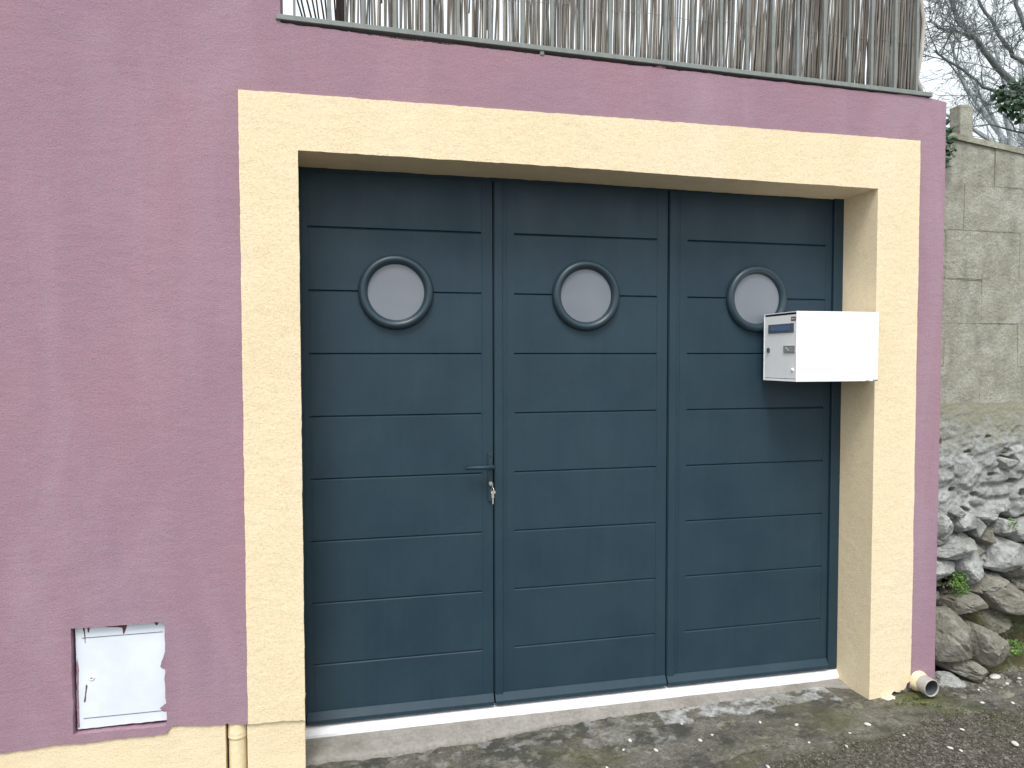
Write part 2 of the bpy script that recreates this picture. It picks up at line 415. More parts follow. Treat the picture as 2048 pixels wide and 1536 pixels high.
for i, (x, y, r) in enumerate([(1.108, -.193, .006), (1.517, .016, .006), (2.462, -.382, .008), (2.486, -.409, .007), (1.703, -.322, .008), (1.954, -.217, .006), (2.075, -.281, .006),
                             (3.103, -.045, .009), (1.333, -.134, .009), (1.601, -.084, .006), (1.211, -.1, .006), (2.147, -.209, .005), (2.58, .02, .008), (2.852, -.155, .008), (2.98, -.184, .008), (3.2, -.02, .008), (2.93, -.06, .006), (2.35, -.27, .006), (2.6, -.3, .007)]):
    single('pebble', x, y, r, 'very small pale pebble scattered on the concrete and grit outside the garage', 'tiny pale pebbles scattered on the ground', 50 + i)

# ------------------------------------------------------------------ house
WID = 2.407; D = .217
house = empty('house', (1.2, .1, 0))
tag(house, 'mauve rendered building with a cream band round its garage opening and a terrace on top', 'building')
TOP = [(-.055, 2.659), (.365, 2.641), (1.223, 2.627), (2.67, 2.603), (2.70, 2.600), (2.751, 2.592)]
purple = [(-7, .06), (-7, 6.2), (-.058, 6.2)] + wavy(TOP, .018, .004, 3, False) + wavy([(2.751, 2.585), (2.75, -.02), (2.62, -.024)], .02, .0022, 8, False) \
    + wavy([(2.62, 2.412), (-.19, 2.408)], 9, 0, 0, False) + wavy([(-.19, .135), (-.27, .147), (-.46, .157), (-.475, .1335), (-.77, .1335), (-1.0, .129), (-7, .06)], .015, .005, 2, False)[:-1]
hatch_hole = wavy([(-.772, .164), (-.473, .164), (-.474, .536), (-.772, .538)], .015, .003, 4)
bm = bmesh.new(); plate(bm, purple, [hatch_hole], 0.0, .10); obj('wall', bm, MAT['purple'], house)
# cream band: one upside-down U with the full depth of the reveal
yo = wavy([(-.2, .138), (-.2, 2.412), (2.618, 2.416), (2.622, .012)], .02, .0022, 11, False)
yb = [(2.612, .006), (2.603, .0), (2.596, -.018), (2.585, -.027), (2.572, -.026), (2.560, -.034), (2.547, -.033), (2.538, -.028), (2.528, -.031), (2.522, -.043), (2.505, -.044), (2.49, -.040), (2.477, -.046), (2.46, -.054), (2.44, -.057), (WID, -.062)]
yi = wavy([(WID, 2.197), (1.75, 2.201), (1.09, 2.210), (.0, 2.213), (0, .128)], .02, .0018, 15, False)
ybl = wavy([(0, .128), (-.05, .134), (-.2, .137)], .012, .005, 17, False)[1:-1]
yw = [(WID, -.062)] + yi
bm = bmesh.new(); plate(bm, yo + yb + yi + ybl, [], -.003, .275)
bmesh.ops.remove_doubles(bm, verts=bm.verts, dist=1e-5)
for v in bm.verts:
    if v.co.y > .2 and abs(v.co.x) < .01: v.co.x -= .022
    if v.co.y > .2 and abs(v.co.x - WID) < .01 and v.co.z < 2.21: v.co.x -= .009
obj('door_surround', bm, MAT['yellow'], house)
# base course, set a little behind the render above
bm = bmesh.new(); box(bm, -7, -.279, .006, .2, -.6, .155); obj('plinth', bm, MAT['yellow'], house)
bm = bmesh.new(); box(bm, -.205, -.0005, .007, .274, -.6, .1335, .004)
for v in bm.verts:
    if v.co.y > .2 and v.co.x > -.05: v.co.x -= .022
bm.normal_update(); obj('plinth', bm, MAT['yellow'], house)
bm = bmesh.new(); box(bm, -.28, -.204, .07, .19, -.6, .139); obj('pipe_chase', bm, MAT['core'], house)
bm = bmesh.new(); box(bm, 2.42, 2.745, .02, .26, -.4, .1); obj('footing', bm, MAT['core'], house)
# rest of the body
bm = bmesh.new()
box(bm, 2.62, 2.749, .1, 5, -.4, 2.575); box(bm, -7, -6.8, .1, 5, -.4, 2.55); box(bm, -7, 2.62, 4.8, 5, -.4, 2.55)
obj('side_wall', bm, MAT['purple'], house)
bm = bmesh.new(); box(bm, -.3, 2.62, .101, 4.8, 2.43, 2.555); obj('terrace_slab', bm, MAT['slab'], house)
bm = bmesh.new(); plate(bm, [(.19, 2.5552), (2.60, 2.5552), (2.60, 2.648), (.19, 2.700)], [], .108, .16); obj('added_sky_blocker', bm, MAT['core'], house)  # added strip hiding sky below the rail, so the gap stays dark
bm = bmesh.new(); box(bm, -7, -.075, .1, 4.9, 2.56, 6.1)
for v in bm.verts:
    if v.co.x > -1 and v.co.y > 1: v.co.x = -1.2
obj('upper_storey', bm, MAT['purple'], house)

# --- door step and mortar
R = random.Random(5)
V = []; F = []; n = 480; cols = [0, .25, .55, .8, .94, 1.0, 1.03, 1.05]
for i in range(n + 1):
    x = -.027 + (WID + .025) * i / n
    e = float(np.interp(x, [0, .45, .75, .98, 1.31, 1.66, 1.91, 2.28, 2.4], [.078, .074, .093, .133, .135, .133, .147, .164, .112]))
    e += .012 * noise.noise(Vector((x * 7, 0, 3))) + .006 * noise.noise(Vector((x * 40, 0, 3)))
    zf = float(zbase(x, .1))
    for k, t in enumerate(cols):
        y = .215 + (e - .215) * t
        zt = -.0415 - .013 * t ** 1.6 - .012 * (1 - x / WID) * t
        if k == 5: zt -= .003
        if k == 6: zt = (zt + zf) / 2 - .002
        if k == 7: zt = zf - .02
        zt += .0012 * noise.noise(Vector((x * 20, y * 20, 0)))
        V.append((x, y, zt))
w = len(cols)
for i in range(n):
    for k in range(w - 1): F.append((i * w + k, (i + 1) * w + k, (i + 1) * w + k + 1, i * w + k + 1))
tag(pyobj('doorstep', V, F, MAT['cement'], None, True), 'smooth cement step under the garage door', kind='structure')

# --- left pipe beside the plinth
dp = empty('downpipe', (-.2415, .02, -.3)); tag(dp, 'cream painted pipe set in the base course left of the garage opening', 'pipe')
bm = bmesh.new(); lathe(bm, [(.031, -.5), (.031, .089)], (-.2415, .036, 0), 'z', 32); obj('pipe', bm, MAT['pvc_yellow'], dp, True)
bm = bmesh.new(); lathe(bm, [(.031, .080), (.0335, .081), (.0345, .086), (.0335, .092), (.0335, .096), (.0345, .10), (.0335, .106), (.033, .145)], (-.2415, .036, 0), 'z', 32); obj('collar', bm, MAT['pvc_yellow'], dp, True)

# --- drain outlet
do = empty('drain_outlet', (2.672, 0, .005)); tag(do, 'short grey plastic drain pipe sticking out at the foot of the mauve corner', 'drain pipe')
bm = bmesh.new(); c = (2.6655, 0, .006)
lathe(bm, [(.0385, .02), (.0385, -.074), (.0375, -.0765), (.0350, -.0765), (.0340, -.074), (.0340, .08), (.001, .08)], c, 'y', 48)
obj('pipe', bm, MAT['pvc'], do, True)
bm = bmesh.new(); lathe(bm, [(.0339, -.070), (.0339, .075), (.001, .0755)], c, 'y', 40); obj('pipe_bore', bm, MAT['bore'], do, True)
bm = bmesh.new(); lathe(bm, [(.047, .001), (.043, -.010), (.0387, -.030), (.0386, -.0305)], c, 'y', 40)
for v in bm.verts:
    v.co += Vector((noise.noise(v.co * 40), noise.noise(v.co * 40 + Vector((3, 0, 0))) * .8, noise.noise(v.co * 35))) * .003
obj('paint_collar', bm, MAT['pvc_yellow'], do, True)
bm = bmesh.new(); bmesh.ops.create_icosphere(bm, subdivisions=3, radius=1)
for v in bm.verts:
    v.co = Vector((v.co.x * .035, v.co.y * .02, v.co.z * .011)) * (1 + .5 * noise.noise(v.co * 2.2)) + Vector((2.50, -.012, -.052))
tag(obj('plaster_lump', bm, MAT['yellow'], None, True), 'broken lump of cream plaster at the foot of the right jamb', 'plaster')

# --- meter hatch
mh = empty('meter_hatch', (-.62, .02, .16)); tag(mh, 'white meter cabinet door set in the mauve wall with dried paint on its edges', 'hatch')
bm = bmesh.new(); box(bm, -.80, -.45, .05, .09, .14, .56); obj('cabinet_back', bm, MAT['dark'], mh)
R = random.Random(11)
out = wavy([(-.764, .1735), (-.4765, .1735), (-.477, .5335), (-.765, .5345)], .012, .002, 31)
bm = bmesh.new(); plate(bm, out, [], .020, .045); obj('panel', bm, MAT['hatch'], mh)
for z in (.495, .210):
    bm = bmesh.new(); box(bm, -.745, -.485, .0188, .0199, z - .0010, z + .0010); obj('seam', bm, MAT['plate'], mh)
bm = bmesh.new(); lathe(bm, [(.0085, .001), (.0085, -.003), (.0078, -.0035), (.001, -.0035)], (-.7165, .020, .352), 'y', 24); obj('lock', bm, MAT['box'], mh)
bm = bmesh.new(); box(bm, -.7205, -.7125, .0155, .0164, .3508, .3535); obj('keyhole', bm, MAT['dark'], mh)
def blot(pts, y, mat, name='paint_blot', parent=mh, th=.0006):
    bm = bmesh.new(); plate(bm, wavy(pts, .003, .0012, R.random() * 50), [], y - th, y); return obj(name, bm, mat, parent)
blot([(-.738, .269), (-.7335, .31), (-.731, .325), (-.7345, .33), (-.737, .31), (-.743, .268)], .0196, MAT['stain'])
blot([(-.670, .531), (-.600, .531), (-.604, .514), (-.6105, .499), (-.6135, .499), (-.6145, .514), (-.617, .521), (-.64, .524), (-.665, .527)], .0196, MAT['stain'])
blot([(-.742, .531), (-.734, .531), (-.7335, .49), (-.7335, .477), (-.7355, .477), (-.7365, .5)], .0196, MAT['stain'])
blot([(-.727, .531), (-.720, .531), (-.7215, .513), (-.7245, .513)], .0196, MAT['stain'])
blot([(-.513, .531), (-.498, .531), (-.5, .522), (-.507, .520)], .0196, MAT['stain'])
blot([(-.4765, .435), (-.4765, .36), (-.487, .361), (-.4955, .37), (-.4915, .388), (-.483, .41)], .0196, MAT['purple'])
blot([(-.4765, .360), (-.4765, .238), (-.4815, .255), (-.480, .29), (-.4825, .325)], .0197, MAT['purple'])
blot([(-.4765, .236), (-.4765, .205), (-.488, .206), (-.4995, .219), (-.490, .227)], .0196, MAT['purple'])
blot([(-.7638, .40), (-.7638, .18), (-.7575, .18), (-.7595, .3), (-.756, .38), (-.7605, .43)], .0197, MAT['purple'])

# ------------------------------------------------------------------ garage door
door = empty('garage_door', (1.2, .235, 0)); tag(door, 'three leaf dark slate blue garage door with round portholes and grooved boards', 'garage door')
bm = bmesh.new(); box(bm, 2.353, 2.4065, D - .012, D + .05, .0, 2.216, .003); box(bm, -.035, -.0095, D - .004, D + .05, .0, 2.216)
box(bm, -.02, 2.353, D + .004, D + .05, 2.196, 2.2165); obj('door_frame', bm, MAT['door'], door)
bm = bmesh.new(); V = [(.0, D + .05, -.006), (.0, D - .008, -.008), (0, D - .016, -.012), (0, D - .026, -.034), (0, D - .026, -.05), (0, D + .05, -.05)]
bmv = [[bm.verts.new((x, v[1], v[2])) for v in V] for x in (-.03, 2.404)]
for i in range(6): bm.faces.new((bmv[0][i], bmv[0][(i + 1) % 6], bmv[1][(i + 1) % 6], bmv[1][i]))
bm.faces.new(bmv[0]); bm.faces.new(bmv[1][::-1]); obj('threshold_sill', bm, MAT['sill'], door)
bm = bmesh.new(); box(bm, .001, 2.404, D + .02, D + .06, -.006, .02); obj('seal', bm, MAT['dark'], door)

G0, GS = 1.984, .2492
def panel_mesh(w, zt, zb, top, bot):
    """a board: front at y=0, chamfered into the groove above and below"""
    ch, dp = .0042, .0075
    prof = [(dp + .01, zb), (dp, zb), (0, zb + .0032), (0, zt - .0066), (dp, zt), (dp + .01, zt)]
    if top: prof[3] = (0, zt); prof[4] = (.0056, zt)
    if bot: prof[2] = (0, zb); prof[1] = (.0056, zb)
    bm = bmesh.new(); r = [[bm.verts.new((x, y, z)) for y, z in prof] for x in (0, w)]
    k = len(prof)
    for i in range(k): bm.faces.new((r[0][i], r[0][(i + 1) % k], r[1][(i + 1) % k], r[1][i]))
    bm.faces.new(r[0]); bm.faces.new(r[1][::-1]); bmesh.ops.recalc_face_normals(bm, faces=bm.faces)
    me = bpy.data.meshes.new('panel'); bm.to_mesh(me); bm.free(); me.materials.append(MAT['door']); return me
def leaf(x0, x1, a, b, cx, astr):
    bm = bmesh.new()
    box(bm, x0, a, D, D + .04, .047, 2.195); box(bm, b, x1, D, D + .04, .047, 2.195); box(bm, a, b, D + .0165, D + .04, .047, 2.195)
    lf = obj('door_leaf', bm, MAT['door'], door)
    zs = [2.1945] + [G0 - k * GS for k in range(8)] + [.0475]
    for k in range(9):
        o = link('panel', panel_mesh(b - a, zs[k], zs[k + 1], k == 0, k == 8), lf)
        o.location = (a, D, 0); o.location -= Vector(door.location) + Vector(lf.location)
    # slanting weather bar along the foot
    bm = bmesh.new(); P = [(D + .003, .050), (D - .004, .050), (D - .022, .022), (D - .022, .008), (D + .02, .008), (D + .02, .050)]
    r = [[bm.verts.new((x, y, z)) for y, z in P] for x in (x0 + .0012, x1 - .0012)]
    for i in range(6): bm.faces.new((r[0][i], r[0][(i + 1) % 6], r[1][(i + 1) % 6], r[1][i]))
    bm.faces.new(r[0]); bm.faces.new(r[1][::-1]); obj('weather_bar', bm, MAT['door'], lf)
    if astr:
        bm = bmesh.new(); box(bm, x0 + .0025, x0 + .036, D - .008, D + .001, .043, 2.194, .0022); obj('cover_strip', bm, MAT['door'], lf)
    # moulding lines of the stiles
    bm = bmesh.new(); box(bm, b + .0015, b + .0045, D - .0012, D + .001, .052, 2.19, .0005, 1); box(bm, x0 + (.054 if astr else .03), x0 + (.056 if astr else .032), D - .001, D + .001, .052, 2.19); obj('bead', bm, MAT['door'], lf)
    zc = 1.7323
    prof = [(.1506, .002), (.1506, -.006), (.1485, -.014), (.144, -.021), (.137, -.0255), (.130, -.0265), (.123, -.0235), (.117, -.017), (.1135, -.009), (.1130, -.0015), (.1125, .006)]
    bm = bmesh.new(); lathe(bm, prof, (cx, D, zc), 'y', 72); obj('porthole_ring', bm, MAT['ring'], lf, True)
    bm = bmesh.new(); lathe(bm, [(.1128, .002), (.1128, -.0035), (.112, -.004)], (cx, D, zc), 'y', 72)
    bmesh.ops.holes_fill(bm, edges=[e for e in bm.edges if e.is_boundary]); obj('porthole_pane', bm, MAT['glass'], lf)
    return lf
l1 = leaf(-.009, .7505, .0146, .7032, .3554, False)
l2 = leaf(.7555, 1.5315, .8427, 1.4810, 1.1563, True)
l3 = leaf(1.5365, 2.350, 1.6265, 2.3144, 1.9631, True)
bm = bmesh.new(); box(bm, .74, .77, D + .041, D + .06, .0, 2.2); box(bm, 1.52, 1.55, D + .041, D + .06, .0, 2.2); box(bm, 2.34, 2.36, D + .045, D + .06, 0, 2.2); obj('leaf_seal', bm, MAT['dark'], door)
# handle
bm = bmesh.new(); box(bm, .7285, .7475, D - .010, D - .0005, .868, 1.073, .0035); hp = obj('handle_plate', bm, MAT['door'], l1)
V = []; F = []; tube(V, F, [(.738, D - .005, 1.017), (.738, D - .045, 1.017)], [.0095, .0095], 16)
tube(V, F, [(.748, D - .048, 1.018), (.70, D - .050, 1.018), (.628, D - .048, 1.0175)], [.0085, .008, .0075], 16); pyobj('handle_lever', V, F, MAT['door'], l1, True)
bm = bmesh.new(); lathe(bm, [(.0032, .001), (.003, -.0012), (.0005, -.0012)], (.738, D - .0105, 1.057), 'y', 12); obj('screw', bm, MAT['dark'], l1)
bm = bmesh.new(); lathe(bm, [(.0085, .002), (.0085, -.012), (.0078, -.013), (.0005, -.013)], (.738, D - .010, .945), 'y', 20); obj('lock_cylinder', bm, MAT['steel'], l1)
# keys left in the lock
ky = empty('key_ring', (.738, D - .03, .94)); tag(ky, 'small bunch of keys left hanging in the garage door lock', 'keys')
bm = bmesh.new(); box(bm, .7368, .7392, D - .046, D - .022, .9405, .949, .0006, 1); box(bm, .7362, .7398, D - .062, D - .044, .933, .956, .0015, 1); obj('key', bm, MAT['steel'], ky)
V = []; F = []; c = Vector((.738, D - .056, .922)); tube(V, F, [c + Vector((math.sin(t / 20 * 6.2832) * .0035, -math.sin(t / 20 * 6.2832) * .011, math.cos(t / 20 * 6.2832) * .0145)) for t in range(21)], [.0011] * 21, 6); pyobj('ring', V, F, MAT['steel'], ky, True)
bm = bmesh.new(); box(bm, .7335, .7445, D - .060, D - .057, .892, .912, .0012, 1); box(bm, .7365, .7415, D - .0595, D - .0575, .868, .893); obj('key', bm, MAT['steel'], ky)
bm = bmesh.new(); lathe(bm, [(.0005, -.002), (.0075, -.002), (.0075, .002), (.0005, .002)], (.7415, D - .064, .918), 'y', 16); obj('key_tag', bm, MAT['steel'], ky)

# ------------------------------------------------------------------ letter box on the right reveal
lb = empty('letter_box', (2.40, .06, 1.366)); tag(lb, 'white metal letter box mounted on the right jamb of the garage opening', 'letter box')
X0, X1, Y0, Y1, Z0, Z1 = 1.984, 2.379, -.055, .186, 1.366, 1.661
bm = bmesh.new(); t = .004                                   # open fronted casing
box(bm, X0, X1, Y0, Y0 + t, Z0, Z1, .0016); box(bm, X0, X1, Y1 - t, Y1, Z0 - .0, Z1, .0012)
box(bm, X0, X1, Y0 + t, Y1 - t, Z1 - t, Z1 - .0004); box(bm, X0, X1, Y0 + t, Y1 - t, Z0 + .0004, Z0 + t); box(bm, X1 - t, X1 - .0004, Y0 + t, Y1 - t, Z0 + t, Z1 - t)
obj('casing', bm, MAT['box'], lb)
bm = bmesh.new(); box(bm, X0 + .002, X0 + .006, Y0 + t + .001, Y1 - t - .001, Z0 + .012, Z1 - .013, .001); fd = obj('front_door', bm, MAT['box'], lb)
bm = bmesh.new(); box(bm, X0 + .008, X0 + .03, Y0 + t, Y1 - t, Z1 - .018, Z1 - t - .0003); obj('letter_slot', bm, MAT['dark'], lb)
bm = bmesh.new(); box(bm, X0 + .002, X0 + .006, Y0 + t + .003, Y1 - t - .003, Z0 + t, Z0 + .0098, .001); obj('lower_lip', bm, MAT['box'], lb)
xf = X0 + .002
bm = bmesh.new(); box(bm, xf - .0035, xf, -.036, .150, 1.573, 1.612, .0012); npl = obj('name_plate', bm, MAT['plate'], fd)
bm = bmesh.new(); box(bm, xf - .0045, xf - .0036, -.004, .128, 1.583, 1.602); obj('name_label', bm, MAT['blue'], lb)
bm = bmesh.new(); box(bm, xf - .003, xf, -.045, .035, 1.487, 1.5175, .004); obj('badge', bm, MAT['badge'], fd)
for (a, b) in (((.018, 1.511), (-.005, 1.495)), ((-.005, 1.495), (-.028, 1.511))):
    V = []; F = []; tube(V, F, [(xf - .0035, a[0], a[1]), (xf - .0035, b[0], b[1])], [.0014, .0014], 5); pyobj('badge_mark', V, F, MAT['badge_light'], lb)
bm = bmesh.new(); box(bm, xf - .0012, xf, -.047, -.014, 1.621, 1.6385, .0005, 1); obj('logo_plate', bm, MAT['red'], fd)
bm = bmesh.new(); box(bm, xf - .0020, xf - .0013, -.042, -.019, 1.6275, 1.632); obj('logo_bar', bm, MAT['badge_light'], lb)
bm = bmesh.new(); lathe(bm, [(.0115, .001), (.0115, -.004), (.010, -.005), (.004, -.005), (.004, .0), (.0003, .0)], (xf, .148, 1.5), 'x', 28); obj('lock', bm, MAT['plate'], fd)
bm = bmesh.new(); lathe(bm, [(.009, .001), (.008, -.003), (.005, -.005), (.0003, -.006)], (xf, -.028, 1.415), 'x', 24); obj('button', bm, MAT['box'], fd, True)
bm = bmesh.new(); box(bm, X1 + .0002, WID - .0002, Y0 + .06, Y1 - .02, Z0 + .04, Z1 - .04); obj('bracket', bm, MAT['pvc'], lb)
bm = bmesh.new(); lathe(bm, [(.0022, .001), (.002, -.001), (.0002, -.001)], (2.272, Y0, 1.609), 'y', 10); obj('rivet', bm, MAT['plate'], lb)
bm = bmesh.new(); box(bm, 2.318, 2.337, Y0 - .0006, Y0, Z0 + .0005, Z0 + .004); box(bm, 2.355, 2.3785, Y0 - .0006, Y0, Z0 + .0005, Z0 + .007); obj('rust_chip', bm, MAT['rail'], lb)

# ------------------------------------------------------------------ terrace railing
rl = empty('terrace_railing', (1.3, .02, 2.65)); tag(rl, 'grey green metal railing on top of the mauve wall with thin upright bars', 'railing')
zr = lambda x: float(np.interp(x, [-.06, 2.70], [2.668, 2.607]))
def bar(x0, x1, dz0, dz1, y0, y1, name):
    bm = bmesh.new(); vs = []
    for x in (x0, x1):
        for y, z in ((y0, dz0), (y1, dz0), (y1, dz1), (y0, dz1)): vs.append(bm.verts.new((x, y, zr(x) + z)))
    for f in ((0, 1, 2, 3), (7, 6, 5, 4), (0, 4, 5, 1), (1, 5, 6, 2), (2, 6, 7, 3), (3, 7, 4, 0)): bm.faces.new([vs[i] for i in f])
    bmesh.ops.bevel(bm, geom=list(bm.edges), offset=.0015, segments=1, affect='EDGES'); return obj(name, bm, MAT['rail'], rl)
bar(-.07, 2.672, 0, .0185, -.008, .030, 'bottom_rail'); bar(-.07, 2.672, .98, 1.02, -.010, .032, 'top_rail')
bx = [-.008, .113, .232, .347, .466, .582, .704, .83, .948, 1.066, 1.184, 1.302, 1.418, 1.536, 1.662, 1.781, 1.898, 2.015, 2.141, 2.262, 2.373, 2.49, 2.60]
for i, x in enumerate(bx):
    w = .0075 if i == 1 else .0056; z = zr(x)
    bm = bmesh.new(); box(bm, x - w if i != 0 else x - .004, x + w if i != 0 else x + .004, .004, .018, z + .0182, z + .9798); obj('baluster', bm, MAT['rail'], rl)
bm = bmesh.new(); box(bm, .897, .915, -.004, .02, zr(.9) - .018, zr(.9) + .004, .006); obj('foot', bm, MAT['rail'], rl)
bm = bmesh.new(); bmesh.ops.create_icosphere(bm, subdivisions=3, radius=1)
for v in bm.verts: v.co = Vector((v.co.x * .028, v.co.y * .02, v.co.z * .016)) * (1 + .3 * noise.noise(v.co * 2)) + Vector((1.40, .022, 2.630))
obj('render_bump', bm, MAT['purple'], house, True)

# ------------------------------------------------------------------ reed screen
rs = empty('reed_screen', (1.4, .07, 2.6)); tag(rs, 'weathered brown reed screen tied behind the terrace railing', 'screen')
R = random.Random(21); V = []; F = []
def cane(x, y, z0, z1, r, lean=0, wob=.004, V=V, F=F, xf=None):
    k = 9; s = R.random() * 99
    P = []
    for i in range(k):
        t = i / (k - 1); z = z0 + (z1 - z0) * t
        P.append((x + lean * t + (xf(z) if xf else 0) + wob * noise.noise(Vector((s, z * 5, 0))) * 1.8, y + wob * noise.noise(Vector((s, 7, z * 5))), z))
    tube(V, F, P, [r * (1 - .25 * i / (k - 1)) * R.uniform(.9, 1.1) for i in range(k)], 6)
i = 0; x = .17
while x < 2.66:
    fill = float(np.interp(x, [.17, .5, 1.0, 1.2, 1.3, 1.9, 2.1, 2.7], [.15, .4, .7, .95, .6, .9, 1, 1]))
    ln = float(np.interp(x, [.2, 1.2, 2, 2.7], [.004, .012, .05, .03]))
    for k in range(2): cane(x + k * .0078 + R.uniform(-.0015, .0015), .065 + R.uniform(-.006, .006), 2.585 + R.uniform(-.01, .012), 3.6, R.uniform(.0036, .0049), ln + R.uniform(-.012, .012))
    if R.random() < fill: cane(x + .0155 + R.uniform(-.002, .002), .07, 2.59, 3.6, R.uniform(.0036, .0046), ln + R.uniform(-.012, .012))
    if R.random() < fill * 1.2: cane(x + R.uniform(0, .024), .082, 2.59, 3.6, R.uniform(.003, .0045), ln + R.uniform(-.03, .03))
    if R.random() < .5: cane(x + .017 + R.uniform(-.003, .003), .075, 2.60 + R.uniform(.02, .3), 3.6, R.uniform(.002, .003), ln + R.uniform(-.02, .02), .007)
    if x > 1.6:
        for k in range(3 if x > 1.95 else 1): cane(x + R.uniform(0, .024), .095 + .012 * k, 2.59, 3.6, R.uniform(.0035, .005), ln + R.uniform(-.03, .03))
    x += .0236 * R.uniform(.93, 1.07)
o = pyobj('canes', V, F, MAT['reed'], rs, True); o['kind'] = 'stuff'
V = []; F = []
for k in range(11):                                           # loose dark canes at the open left end
    x = .055 + .0105 * k; cane(x, .075 + .004 * (k % 3), 2.60, 3.6, .0035, -.30 + .032 * k, .006, V, F)
o = pyobj('loose_canes', V, F, MAT['dwood'], rs, True); o['kind'] = 'stuff'
bm = bmesh.new(); box(bm, .135, .172, .078, .10, 2.585, 3.6, .003); obj('batten', bm, MAT['dwood'], rs)
V = []; F = []
prof = lambda z: float(np.interp(z, [2.58, 2.62, 2.66, 2.72, 2.76, 2.82, 2.90, 2.98, 3.04, 3.6], [.016, .004, -.018, -.052, -.050, -.018, -.004, -.014, -.034, -.05]))
for k in range(14):
    y = .052 + .012 * k; cane(2.682 + R.uniform(-.002, .002) + .0085 * min(k, 6) + .001 * k, y, 2.575, 3.6, .0095, 0, .002, V, F, prof)
o = pyobj('wrapped_end', V, F, MAT['reed_pale'], rs, True); o['kind'] = 'stuff'
V = []; F = []
for z in (2.86, 3.25):
    tube(V, F, [(.16 + 2.5 * k / 60, .0585 + .0012 * math.sin(k * 2.1), z + .004 * math.sin(k * .7)) for k in range(61)], [.0008] * 61, 4)
pyobj('tie_wire', V, F, MAT['rail'], rs)

# ------------------------------------------------------------------ boundary wall on the right
bw = empty('boundary_wall', (3.6, .3, 0)); tag(bw, 'old grey wall of concrete blocks built up on rough rubble stones right of the house', 'wall')
ztop = lambda x: float(np.interp(x, [2.75, 2.947, 3.398, 5.2, 6], [2.545, 2.529, 2.475, 2.36, 2.34]))
bm = bmesh.new(); vs = []
xs2 = [2.752 + .05 * k for k in range(126)]
front = [(x, ztop(x) - .004 + .006 * noise.noise(Vector((x * 12, 0, 0)))) for x in xs2]
plate(bm, [(2.752, 1.0)] + front + [(9.002, 1.0)], [], .2022, .40); obj('mortar_core', bm, MAT['joint'], bw)
R = random.Random(9); courses = [1.225, 1.426, 1.635, 1.846, 2.079]
def blockpoly(x0, x1, z0, z1a, z1b):
    bm = bmesh.new(); j = .0014; dy = R.uniform(-.002, .002)
    P = [(x0 + j, z0 + j), (x1 - j, z0 + j), (x1 - j, z1b - j), (x0 + j, z1a - j)]
    P = [(a + R.uniform(-.003, .003), b + R.uniform(-.003, .003)) for a, b in P]
    plate(bm, P, [], .2 + dy, .36); bmesh.ops.remove_doubles(bm, verts=bm.verts, dist=1e-6)
    bmesh.ops.bevel(bm, geom=[e for e in bm.edges if all(v.co.y < .25 for v in e.verts) and e.calc_face_angle(0) > .5], offset=.003, segments=2, affect='EDGES')
    return obj('block', bm, MAT['block'], bw)
for i in range(4):
    x = 2.752; first = True; n = 0
    while x < 8.9:
        x1 = (2.96 if i % 2 else 3.17) if first else x + .43
        first = False; blockpoly(x, min(x1, 9.0), courses[i], courses[i + 1], courses[i + 1]); x = x1
x = 2.752; x1 = 3.06
while x < 8.9:
    blockpoly(x, x1, courses[4], 2.285, 2.285) if False else None
    zt0, zt1 = ztop(x), ztop(min(x1, 9.0))
    blockpoly(x, min(x1, 9.0), courses[4], courses[4] + .215, courses[4] + .215)
    x = x1; x1 = x + .43
x = 2.752; x1 = 3.23
while x < 8.9:
    blockpoly(x, min(x1, 9.0), courses[4] + .215, ztop(x) - .016, ztop(min(x1, 9.0)) - .016); x = x1; x1 = x + .43
bm = bmesh.new(); cap = [(x, ztop(x) - .018) for x in xs2] + [(x, ztop(x) + .008 + .005 * noise.noise(Vector((x * 9, 3, 0)))) for x in reversed(xs2)]
plate(bm, cap, [], .19, .41); obj('coping', bm, MAT['joint'], bw)
# mortar smeared rubble between blocks and open stones
HO = [(3.292, .955, .034, .030), (3.32, 1.005, .03, .014), (3.225, .895, .03, .010), (3.345, .945, .03, .045), (3.33, .86, .035, .012), (3.285, .69, .035, .02), (3.40, .80, .03, .02), (3.06, .728, .035, .012), (3.0, .83, .018, .010), (2.86, .93, .02, .008), (3.13, .80, .014, .010), (3.08, 1.01, .022, .007), (2.93, 1.06, .016, .009), (3.2, 1.08, .012, .006), (2.85, .80, .012, .012), (3.52, .92, .05, .03), (3.7, .82, .05, .03)]
V = []; F = []; fx = np.array(list(np.arange(2.752, 3.75, .0065)) + list(np.arange(3.76, 9.0, .03))); fz = np.arange(.60, 1.245, .0065)
for z in fz:
    for x in fx:
        q = Vector((x * 9 + .6 * noise.noise(Vector((x * 5, 0, z * 5))), 0, z * 12))
        q = Vector((q.x * .62, 0, q.z * .68)); d, pts = noise.voronoi(q); c = d[1] - d[0]
        hgt = .024 * min(1, c * 4.5) * (.35 + .65 * max(0, min(1, (1.1 - z) / .3))) + .014 * noise.noise(Vector((x * 7, 2, z * 7))) + .008 * (.3 - abs(noise.noise(Vector((x * 19, 5, z * 22))))) + .010 * noise.noise(Vector((x * 48, 5, z * 48))) + .006 * noise.noise(Vector((x * 95, 5, z * 95)))
        a = min(1, max(0, (1.235 - z) / .3)) ** .7; y = .1985 - a * (.018 + hgt)
        for hx, hz, rx, rz in HO:
            k = ((x - hx + .008 * noise.noise(Vector((x * 30, z * 30, 0)))) / rx) ** 2 + ((z - hz) / rz) ** 2
            if k < 1: y += .13 * min(1, (1 - k) * 2.5)
        edge = .68 + .07 * noise.noise(Vector((x * 8, 0, 6))) + .03 * noise.noise(Vector((x * 30, 0, 6)))
        if z < edge: y += min(.2, (edge - z) * 4)
        V.append((x, y, z))
w = len(fx)
